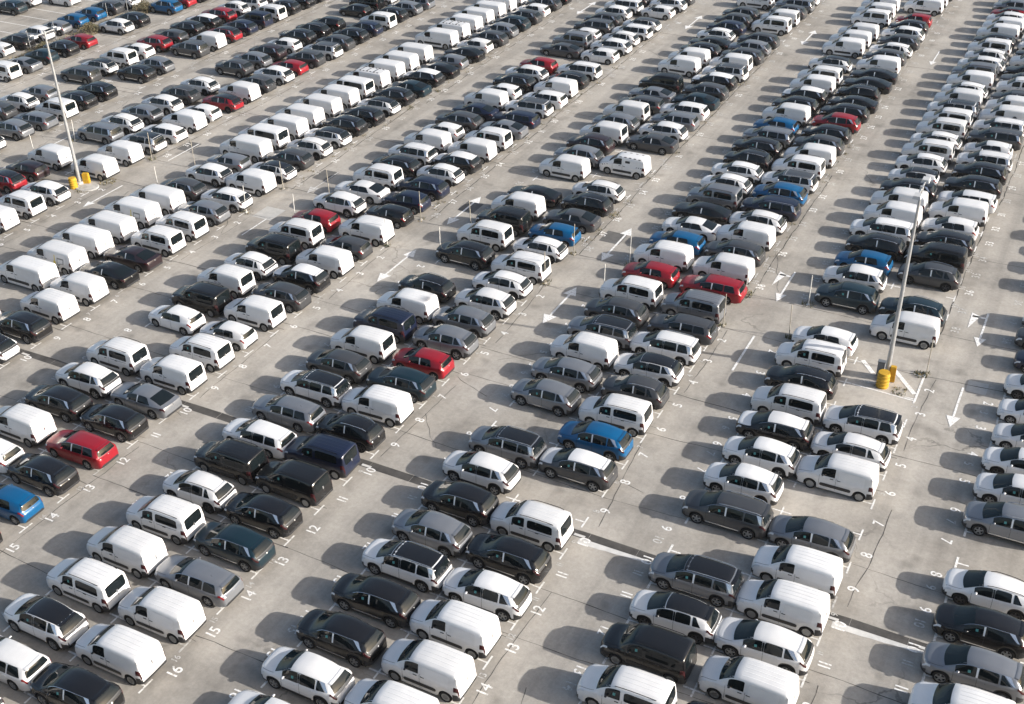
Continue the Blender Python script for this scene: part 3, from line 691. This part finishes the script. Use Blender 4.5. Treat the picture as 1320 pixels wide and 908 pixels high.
# ------------------------------------------------------------------ vehicles: row -> slots (n = bay counted towards the viewer, f = bay beyond the cross aisle)
ROWS = {
 (4, 'L'): 'n11mw n10sa n9sk n8cw n6Sa n5sw n4cw n3hw n2hw n1cw f39hn f38cg f37mw f35sw f34sg f33hw f32vw f31sk f30cw f29vw f28sg',
 (3, 'R'): 'n13sk n12vw n11sw n10vw n9vw n8sa n6vw n5cw n4Sw/k f39vw f38ct f36cg f35mk f34sk f33hw f32vw f31ew f30sk f29sk f28Sw f27hw f26Sg f25Sw f24vw f23vw f22eg f21mw f20fg f19fk f18mw f17hk f16cw f15mw f14sg f13vw f12sw f11ck',
 (3, 'L'): 'n14vw n13mw n12mk n11cw/k n10Sa/k n8Sg n7sw n6sw n5sk/w n4mw n3ck n2mw n1hw f38st f37sw f36hb f35ck f34Sw f33vw f32vw f31sk f30hw/k f29cw f28mw f27cw f26mw f25mw f24Sw/k f23vw f22cw f21vw f20ma f19sw f18cw f17mw f16sk f15vw f14vw f13sw f12hr/k f11sa f10mw',
 (2, 'R'): 'n15vw n14vw n13vw n12sw n11sk n10mw n8sg/w n7sb n6mw n5cg n4sw/k n3Sw n2eg n1ma f39er f38vw f37sg f36vw f35cw f34Sn f33sb f32Sw/g f31mw f30vw f29sg f28sk f27sr f26sk f25fk f24ck f23fk f22fk f21vw f20sg f19cw f18sg f17sw f16sk f15hr f13vw f12mw f11sg',
 (2, 'L'): 'n16ew n15sw n14sk n13sk n12Sw/k n11sa n10sk n9sw n8Sa/k n6sa n5sa n4vw n3Sa/k n2sg n1mw f39hr f38vw f37hb f36fw f35fk f34ma f33cw f32cw f31ck f30sk f29Sa f28hb f27vw f26sk f25sk/w f24vw f23mw f22cw/k+.5 f20vw+.5 f19vw+.5 f18vw+.5 f16mw+.5 f15vw+.5 f14vw+.5',
 (1, 'R'): 'n18sw n17sk n16vw n15vw n14ea n13st n12sk n11mk n10mn n9ck n8vw n7st n6hr n5sa n4sa n3sw n2cw n1mw f39cw f38hb f37fg f36ck f35cw f33vw f31fg f30sw f29ea f28ew f27ft f26sg f25sk/w f24Sw/g f23xw f22sg f21sa f20sg f18mw f17xw f16sg f15Sa f14sw',
 (1, 'L'): 'n18Sw n17ew n16sw/k n15mw n14vw n13mw n12cw n11mk n10ew n9ea n8Sw/k n7sg n6xw n5mn n4vw n3ck n1sk f39mw f38mk f37vw f36fk f34vw f33sa f32sp f31xw f30sa f29xw f28eg f27fa f26mk f24vw f23vw f22sk f21fk f20cw f19sn f18sg f17sg f15mw f14sk',
 (0, 'R'): 'n15hk n14hb n13sk n12er n11sk n10fa n9xw n8mw n7hw n6xw n5sg n4sk/w n3vw n2hg n1vw f39hk f38hn f37sn f36cw f35sk/w f34vw f33mw f32fa f31en f30Sw/g f29ew f28vw f27ck f26Sw f24hw f23sw f22cw f21Sw f20sw/g f18hw f17sw f16Sg',
 (0, 'L'): 'n13ew n12vw n11sk n10sw n9mw n7hw n6mk n5xw n4cw n3mk n2mw n1hr f39sw f38fw f37mw f36sk f35Sw f34vw f33hw f32sg f31fn f30vw f29hw f28sk f27sw f26hr f24fg f23ma f22hw f21Sg f20sg f19sw f18Sw f17sk',
 (-1, 'R'): 'n10sw/k n9sk n8vw n7vw n6fk n5fp n4mw n3mw n2sa n1sw f39vw f38cw/k f37sg f36cw f35sw/k f34sk f33sk f32cw/k f31sk f30ft f29sk/w f28fk f27ha f26fk f25hw f24sg f23sa f22st f21sg f20hw f19sg f18hk',
 (-1, 'L'): 'n9vw n7Vw n6Vw n5Vw n4Vw n3Vw n2Vw n1sg f39sw f38ha f37Vw f36Mw f35Vw f34Vw f33Vw f32Vw f31Mw f30Vw f29Vw f28Vw f27Vw f25Vw f24Vw f23Vw f22Vw f21Vw f20Vw f19Vw',
 (-2, 'R'): 'n5vw n4mw n3sw n1vw f39vw f38Sw/k f37ew f36vw f35hw f34cr/k f33vw f32cg f31sw f30hr f29sg f28Sw/g f27sg f26sk f25sn f24mw f23sk f22sa f21ea',
 (-2, 'L'): 'n4sp n3sr/k n2hp n1vw f38Sa f37cw f36sa f35sw f34cg f33cw f31sg f30sa f29sp f28hw f27sk f26ck f25hk f23hk f22mk f21mw',
 (-3, 'R'): 'n1sw f39sa f38ea f37mw f36sk f35sk f33sk f32sa f30Sg f29vw f28sr/k f27sn f26mn f25mw f24sk f23sk f22sk',
 (-3, 'L'): 'f38sg f37cw f36ha f34Sg f33cw/k f32mw f31hw f30sr f29hg f28sk f27sk/w f26sr f25cw f24ew f23mw',
 (-4, 'R'): 'f35mw f34fa f33ht f32sk f31hr f29sw f28sk f26sb f25hr f24sp',
 (-4, 'L'): 'f34hw f33ck f32sw f31ha f30hb f29hb f28sg f27sw',
}
EXTRA = [('s', 't', None, -26.95, 10.75, 'teal SUV parked beyond the dry verge in the far corner'), ('s', 'w', None, -27.2, 11.8, 'white SUV parked just behind the teal SUV in the far corner'),
         ('e', 'w', None, -25.8, 12.7, 'white estate parked alone in the aisle beyond the blue hatchbacks')]
ROWNAME = {4: 'rightmost row of cars', 3: 'double row with right lamp post', 2: 'double row left of right lamp', 1: 'second double row left of right lamp',
           0: 'second double row right of left lamp', -1: 'double row right of left lamp', -2: 'double row with left lamp post', -3: 'double row left of left lamp'}
import re
cam_o = sc.camera; cam_inv = cam_o.matrix_world.inverted(); FL = 1516.1805
def pix(p):
    v = cam_inv @ Vector(p); return 660+FL*v.x/-v.z, 454-FL*v.y/-v.z, -v.z
CARS = []
for (k, side), txt in ROWS.items():
    for tok in txt.split():
        m = re.match(r'([nf])(\d+)(\w)(\w)(?:/(\w))?(?:([+-][.\d]+))?$', tok)
        a, n, ty, c, rc, dy = m.groups(); n = int(n)
        Y = (-n+.25 if a == 'n' else 39-n+.45)+(float(dy) if dy else 0)
        if Y > 4 and k != 3: Y += .02*(Y-4)
        if (k, side) == (-4, 'L'): Y += .9
        X = row_x(k, side)+drift(k, Y*U)
        if ty in 'VM': X -= .16*U if k == -1 else 0
        lab = (f'{CW[rc]}-roofed ' if rc else '')+f'{CW[c]} {WORD[ty]}'
        zone = 'near' if a == 'n' else 'far'
        if k >= -3:
            lab += f' on {zone} bay {n}, ' + (f'{"front" if side == "L" else "rear"} line, ' if k != 4 else '') + ROWNAME[k]
        else: lab += f' on bay {n}, ' + ('near' if side == 'R' else 'far') + ' side of the dry verge'
        CARS.append(dict(ty=ty, c=c, rc=rc, x=X+rnd.uniform(-.13, .13), y=Y*U+rnd.uniform(-.07, .07), rz=R(rnd.gauss(0, .7)), label=lab, key=(k, side, a, n)))
for ty, c, rc, X, Y, lab in EXTRA:
    CARS.append(dict(ty=ty, c=c, rc=rc, x=X*U, y=Y*U, rz=0, label=lab, key=None))
NFULL = 0; CAROBJ = {}
for d in CARS:
    u, v, dep = pix((d['x'], d['y'], .7)); d['px'] = 4.4*FL/dep*1024/1320
for d in sorted(CARS, key=lambda q: -q['px']):
    ty, c, rc = d['ty'], d['c'], d['rc']
    if d['px'] > FULL_PX:
        NFULL += 1
        o = link(NAME[ty], None); full_car(o, ty, c, rc)
    else:
        o = link(NAME[ty], lod_mesh(ty, c, rc))
    o.location = (d['x'], d['y'], 0); o.rotation_euler.z = d['rz']
    if ty in 'sSchef': o.scale = (rnd.uniform(.965, 1.03), rnd.uniform(.98, 1.015), rnd.uniform(.96, 1.035))
    tag(o, d['label'], CAT[ty], GROUP[ty]); CAROBJ[d['key']] = o; d['o'] = o
from collections import Counter
print('CARS', len(CARS), 'full', NFULL, Counter(NAME[d['ty']] for d in CARS), 'max label', max(len(d['label'].split()) for d in CARS))

# sign-written and marked vans
yellow_g = mat('yellow_graphic', (.62, .50, .06), .5); black_g = mat('black_graphic', (.02, .02, .022), .5); grey_g = mat('grey_graphic', (.20, .21, .21), .5)
def deco(key, name, mb, m, label):
    o = CAROBJ[key]; s = SH['V' if NAME['V'] in o.name else 'v']
    q = link(name, mb.mesh(name, m), o, (-(s.xf+s.wb/2), 0, 0)); q['label'] = label
for n in (6, 3):
    s = SH['V']; key = (-1, 'L', 'n', n)
    q = MB()
    for a, b2, r0, r1, m in ((3.55, 4.25, 3.2, 6.6, 0), (3.63, 4.17, 3.6, 6.2, 1), (3.28, 3.36, 3.2, 7.2, 2), (3.20, 3.44, 3.3, 4.3, 2)):
        q.add(s.patch(a, b2, r0, r1, 4, 4, .018+.004*m), mm=[m])
    deco(key, 'side_graphic', q, [grey_g, PAINT['w'], yellow_g], 'grey framed panel and yellow mark on the side')
    q = MB()
    for y0, y1, x0, x1 in ((-.34, .26, 4.872, 4.878), (-.34, -.22, 4.878, 4.895), (.02, .14, 4.878, 4.895), (.02, .26, 4.895, 4.899)):
        z = lambda x: s.cpt(x, 11).z
        q.poly([(x0+.012, y0, z(x0)+.004), (x0+.012, y1, z(x0)+.004), (x1+.012, y1, z(x1)+.004), (x1+.012, y0, z(x1)+.004)])
    deco(key, 'rear_logo', q, [black_g], 'black bracket-shaped logo on the rear door')
    CAROBJ[key]['label'] = {6: 'long panel van with yellow and grey side graphic, farther of two behind the plain vans', 3: 'x'}[n]
for n, w_ in ((6, 'bay 6'), (3, 'bay 3')):
    CAROBJ[(-1, 'L', 'n', n)]['label'] = f'white long van with yellow and grey side graphic on near {w_}'
for n in (30, 24):
    s = SH['V']; q = MB()
    for i in range(6):
        x = 2.1+.42*i
        for y in (-.62, .55): q.box(x, x+.2, y, y+.07, s.top(x)-.01, s.top(x)+.035)
        if i % 2 == 0: q.box(x, x+.05, -.55, .55, s.top(x)+.0, s.top(x)+.03)
    deco((-1, 'L', 'f', n), 'roof_marking', q, [black_g], 'row of black roof bars')
    CAROBJ[(-1, 'L', 'f', n)]['label'] = f'white long van with black roof bars on far bay {n}'
s = SH['v']; q = MB()
for i in range(5): q.add(s.patch(1.95+.44*i, 2.17+.44*i, 8.5, 9.1, 2, 1, .016))
q.add(s.patch(2.55, 2.98, 6.6, 7.3, 3, 2, .02))
for i in range(3): q.add(s.patch(3.55+.2*i, 3.63+.2*i, 4.4, 5.3, 1, 1, .018, x0t=3.63+.2*i, x1t=3.71+.2*i)); q.add(s.patch(.42+.22*i, .50+.22*i, 3.9, 4.6, 1, 1, .012, x0t=.36+.22*i, x1t=.44+.22*i))
for i in range(4): q.box(2.0+.55*i, 2.2+.55*i, .25, .34, s.top(2.2+.55*i)-.01, s.top(2.2+.55*i)+.018)
deco((1, 'R', 'f', 33), 'livery_marking', q, [black_g], 'black dashes and chevrons')
CAROBJ[(1, 'R', 'f', 33)]['label'] = 'white cargo van with black dashes along the roof and chevrons on the side'
q = MB(); q.lathe([(-.955, .20), (-.957, 0)], 16, 'y', (3.2, 0, 1.12))
deco((3, 'R', 'f', 24), 'round_emblem', q, [black_g], 'round dark emblem')
CAROBJ[(3, 'R', 'f', 24)]['label'] = 'white cargo van with a round dark emblem on its rear side'
# ------------------------------------------------------------------ lamp posts, barriers, stakes
steel = mottled('galvanised_steel', (.40, .41, .42), .45, .85, 1.1, 3., .5)
conc = mottled('island_concrete', (.40, .39, .37), .9, .75, 1.15, 2.)
yel = mottled('yellow_paint', (.50, .295, .025), .6, .7, 1.1, 2.5)
grey_box = mat('grey_cabinet', (.13, .14, .15), .6)
white_head = mat('lamp_housing', (.42, .43, .44), .6)
lamp_glass = mat('lamp_glass', (.30, .31, .32), .15)
def lamp_post(X, Y, label, two):
    o = link('lamp_post', None, loc=(X*U, Y*U, 0)); tag(o, label, 'lamp post', 'tall lamp posts of the car park')
    p = MB(); p.bar((0, 0, .28), (0, 0, 13.7), .17, 14, .075); link('pole', p.mesh('pole', [steel], 50), o)
    b = MB(); b.lathe([(0, .0), (0, .34), (.26, .32), (.28, .30), (.28, 0)], 16); link('base', b.mesh('base', [conc], 40), o)
    c = MB(); c.bar((0, -1.15, 13.6), (0, 1.15, 13.6), .05, 8); c.bar((0, 0, 13.45), (0, 0, 13.75), .11, 10); link('cross_arm', c.mesh('cross_arm', [steel], 50), o)
    for sg in (-1, 1):
        for dx in ((-.22, .22) if two else (0,)):
            h = MB(); y = sg*1.25
            w1, w2 = (.16, .22) if two else (.24, .34); pts = [(-w1, -w2, .0), (w1, -w2, .0), (w1, w2, .0), (-w1, w2, .0)]
            lo = [h.vert((dx+px, y+py, 13.56)) for px, py, _ in pts]; hi = [h.vert((dx+px*.8, y+py*.8, 13.74)) for px, py, _ in pts]
            h.face(hi)
            for i in range(4): h.face((lo[i], lo[(i+1) % 4], hi[(i+1) % 4], hi[i]))
            h.face(lo[::-1], 1)
            link('lamp_head', h.mesh('lamp_head', [white_head, lamp_glass]), o)
lamp_post(13.88, -1.50, 'tall galvanised lamp post behind the ribbed yellow barrel at right', False)
lamp_post(-10.86, -1.50, 'tall pale lamp post between the yellow barrel and yellow block at left', True)
def barrel(X, Y, s, label):
    b = MB(); pr = [(0, 0), (0, .36)]
    for i in range(4):
        z = .06+.24*i; pr += [(z, .36), (z+.03, .39), (z+.08, .39), (z+.11, .355), (z+.20, .355)]
    pr += [(1.05, .34), (1.06, 0)]
    b.lathe([(z*s, r*s) for z, r in pr], 20); o = link('barrel', b.mesh('barrel', [yel], 35), loc=(X*U, Y*U, 0))
    tag(o, label, 'barrel', 'yellow barrels guarding the lamp posts')
def block(X, Y, w, d, h, rz, label):
    b = bmesh.new(); bmesh.ops.create_cube(b, size=1); bmesh.ops.scale(b, vec=(w, d, h), verts=b.verts)
    for v in b.verts:
        if v.co.z > 0: v.co.x *= .9; v.co.y *= .9
    bmesh.ops.translate(b, vec=(0, 0, h/2), verts=b.verts); bmesh.ops.bevel(b, geom=b.edges[:], offset=.04, segments=2, affect='EDGES')
    me = bpy.data.meshes.new('barrier_block'); b.to_mesh(me); b.free(); me.materials.append(yel)
    o = link('barrier_block', me, loc=(X*U, Y*U, 0)); o.rotation_euler.z = rz; tag(o, label, 'barrier', 'yellow blocks guarding the lamp posts')
barrel(13.86, -1.80, 1.05, 'ribbed yellow barrel in front of the right lamp post')
block(14.0, -1.50, .42, .36, 1.15, .1, 'yellow concrete block touching the foot of the right lamp post')
barrel(-10.83, -1.78, .92, 'yellow barrel in front of the left lamp post')
block(-10.70, -1.36,   .6, .42, 1.0, .4, 'yellow block behind the foot of the left lamp post')
cb = MB(); cb.box(-.22, .22, -.15, .15, 0, 1.15); cb.box(-.25, .25, -.18, .18, 1.15, 1.2); cb.box(-.19, .19, -.158, -.152, .1, 1.08, 1)
o = link('electric_cabinet', cb.mesh('electric_cabinet', [grey_box, mat('cabinet_door', (.17, .18, .19), .5)]), loc=(13.72*U, -1.42*U, 0)); tag(o, 'dark grey electric cabinet beside the foot of the right lamp post', 'cabinet')
cu = MB(); cu.lathe([(.001, .95), (.07, .9), (.08, .8), (.08, 0)], 14, c=(0, 0, 0)); kb = link('kerb', cu.mesh('kerb', [conc], 30), loc=(-10.55*U, -1.55*U, 0)); kb.scale = (1.3, 1, 1); kb['kind'] = 'structure'
st_m = mottled('weathered_stake', (.36, .33, .28), .7, .6, 1.2, 4.); st_w = mottled('white_stake', (.62, .61, .58), .6, .75, 1.1, 4.)
def stake_mesh(h, m, base):
    p = MB(); p.bar((0, 0, 0), (.02, 0, h), .034, 8, .03)
    if base: p.bar((0, 0, 0), (0, 0, .06), .17, 10, .12)
    return p.mesh('marker_post', [m, yel], 50)
SM = [stake_mesh(2.6, st_m, True), stake_mesh(2.45, st_w, True), stake_mesh(2.1, st_w, True)]
SIDE = {'R': 'rear edge', 'L': 'front edge'}
STAKES = []
for k in range(-2, 4):
    for side, dx in (('R', .03), ('L', -3.24)):
        for Y in ((.95, -.85) if side == 'R' else (1.05, -.68)):
            if (k, side) == (-2, 'R') and Y < 0: continue
            if k == 3 and side == 'R' and Y > 0: continue
            x = LINE[k]+(dx+(LEFT_EXTRA.get(k, 0) if side == 'L' else 0)-(.25 if (k, side) == (-1, 'L') else 0))*U
            o = link('marker_post', SM[rm.choice((0, 0, 1, 2)) if side == 'R' else rm.choice((1, 2, 0))], loc=(x, Y*U, 0)); o.rotation_euler = (R(rm.uniform(-1.5, 1.5)), R(rm.uniform(-1.5, 1.5)), rm.uniform(0, 6))
            STAKES.append((x, Y*U))
            tag(o, f'thin marker post, {SIDE[side]}, {"far" if Y > 0 else "near"} end, {ROWNAME[k]}', 'post', 'thin marker posts along the cross aisle')
sg = MB(); sg.box(-.02, .02, -.22, .22, 1.85, 2.35); sg.bar((0, 0, 0), (0, 0, 2.3), .05, 8)
# weeds round the stake feet and the island
wd = MB(); rw = random.Random(5)
def tuft(x, y, rad, n, h):
    for _ in range(n):
        a = rw.uniform(0, 6.28); r = rad*math.sqrt(rw.random()); px, py = x+r*math.cos(a), y+r*math.sin(a)
        t = rw.uniform(0, 6.28); L = h*rw.uniform(.4, 1); lean = rw.uniform(.2, .9)*L; w_ = rw.uniform(.02, .045)
        dx, dy = math.cos(t), math.sin(t)
        wd.poly([(px-dy*w_, py+dx*w_, .0), (px+dy*w_, py-dx*w_, .0), (px+dx*lean, py+dy*lean, L)], rw.choice((0, 0, 1)))
for x, y in STAKES:
    tuft(x, y, rw.uniform(.25, .55), rw.randint(15, 60), .22)
for X, Y, r_, n in ((14.55, -.95, .45, 90), (14.25, -1.85, .55, 60), (13.8, -1.8, .4, 40), (-10.2, -1.0, .8, 120), (-10.5, -1.8, .7, 70), (9.72, .85, .8, 120), (5.0, 3.6, .5, 50)):
    tuft(X*U, Y*U, r_, n, .2)
for _ in range(90):
    k = rw.choice((0, 1, 2, -1)); tuft(LINE[k]+rw.uniform(-.2, .5), rw.uniform(1.2, 16)*U, .25, 10, .14)
tag(link('weeds', wd.mesh('weeds', [mat('weed_green', (.085, .085, .03), .8), mat('weed_dry', (.22, .17, .08), .9)])), kind='stuff')
# ------------------------------------------------------------------ verge with fence posts and scrub between the two leftmost rows
vx = (LINE[-4]-1.75*U)
vg = MB()
n = 40
rows = []
for i in range(n+1):
    y = (2+24*i/n)*U
    rows.append([(vx-1.3+.2*math.sin(i*1.3), y, .006), (vx-.6, y, .12+.05*math.sin(i*2.1)), (vx+.5, y, .12+.05*math.sin(i*1.7)), (vx+1.25+.2*math.sin(i*.9), y, .006)])
vg.grid(rows)
tag(link('verge', vg.mesh('verge', [mottled('verge_soil', (.17, .145, .115), .95, .6, 1.3, 1.5)], 60)), kind='structure')
dg = MB()
for _ in range(5200):
    x = vx+rw.uniform(-1.2, 1.2); y = rw.uniform(2.2, 25)*U; t = rw.uniform(0, 6.28); L = rw.uniform(.12, .5); w_ = .03
    lean = rw.uniform(.2, .8)*L; dx, dy = math.cos(t), math.sin(t)
    dg.poly([(x-dy*w_, y+dx*w_, .05), (x+dy*w_, y-dx*w_, .05), (x+dx*lean, y+dy*lean, .08+L)], rw.choice((0, 1, 1)))
tag(link('dry_grass', dg.mesh('dry_grass', [mat('olive_grass', (.10, .095, .045), .9), mat('straw', (.21, .17, .10), .9)])), kind='stuff')
def shrub(X, Y, r_, h, label):
    o = link('dry_shrub', None, loc=(X, Y, .05)); tag(o, label, 'shrub', 'dry shrubs on the verge')
    tr = MB()
    for i in range(7):
        a = 6.28*i/7; tr.bar((0, 0, 0), (math.cos(a)*r_*.6, math.sin(a)*r_*.6, h*rw.uniform(.55, .9)), .035, 5, .012)
    link('stem', tr.mesh('stem', [mat('twig', (.11, .085, .06), .9)]), o)
    fo = MB()
    for _ in range(900):
        a = rw.uniform(0, 6.28); e = math.acos(rw.uniform(-.2, 1)); q = rw.random()**.5*(1+.25*math.sin(3*a+X))
        c = Vector((math.cos(a)*math.sin(e)*r_*q, math.sin(a)*math.sin(e)*r_*q, max(.05, h*.45+math.cos(e)*h*.5*q)))
        v1 = Vector((rw.gauss(0, 1), rw.gauss(0, 1), rw.gauss(0, 1))).normalized()*.09; v2 = v1.orthogonal().normalized()*.05
        fo.poly([c-v1, c+v2, c+v1, c-v2], rw.choice((0, 0, 1)))
    link('foliage', fo.mesh('foliage', [mat('shrub_leaf', (.085, .08, .045), .85), mat('shrub_dry', (.16, .13, .08), .9)]), o)
shrub(vx+.1, 10.0*U, 1.15, 1.25, 'dry brown shrub on the verge behind the red hatchback')
shrub(vx+.2, 13.3*U, 1.2, 1.3, 'dry shrub on the verge beside the blue SUV')
shrub(vx-.2, 7.6*U, .9, .8, 'low dry shrub on the verge beside the black crossover')
fp = MB(); fp.bar((0, 0, 0), (0, 0, 2.3), .034, 8, .03); fp.lathe([(2.3, .05), (2.34, .05), (2.36, 0)], 8); fpm = fp.mesh('fence_post', [steel], 50)
FL_ = ['thin steel fence post on the verge beside the black crossover', 'thin steel fence post on verge behind the blue hatchbacks', 'thin steel fence post on verge behind the grey SUV',
       'thin steel fence post at the far end of the verge', 'thin steel fence post at near end of the verge']
for (X, Y), lb in zip(((-22.0, 7.3), (-21.8, 11.5), (-21.8, 12.7), (-21.7, 14.3), (-21.9, 8.6)), FL_):
    tag(link('fence_post', fpm, loc=(X*U-.5, Y*U, 0)), lb, 'fence post', 'steel fence posts along the verge')
lm = MB()
for i in range(10): stripe_y = (8.6+i*1.0)*U; flat(lm, -27.6*U, -24.6*U, stripe_y-.06, stripe_y+.06)
tag(link('bay_lines', lm.mesh('bay_lines', [wp])), kind='structure')

# ------------------------------------------------------------------ thin summer haze
hz = MB(); hz.box(-330, 260, -90, 420, -1, 46)
hm = bpy.data.materials.new('haze_air'); hm.use_nodes = True; t = hm.node_tree
t.nodes.remove(t.nodes['Principled BSDF']); pv = t.nodes.new('ShaderNodeVolumePrincipled')
pv.inputs['Color'].default_value = (.93, .95, .98, 1); pv.inputs['Density'].default_value = .00008; pv.inputs['Anisotropy'].default_value = .3
t.links.new(pv.outputs[0], t.nodes['Material Output'].inputs['Volume'])
tag(link('haze', hz.mesh('haze', [hm])), kind='stuff')
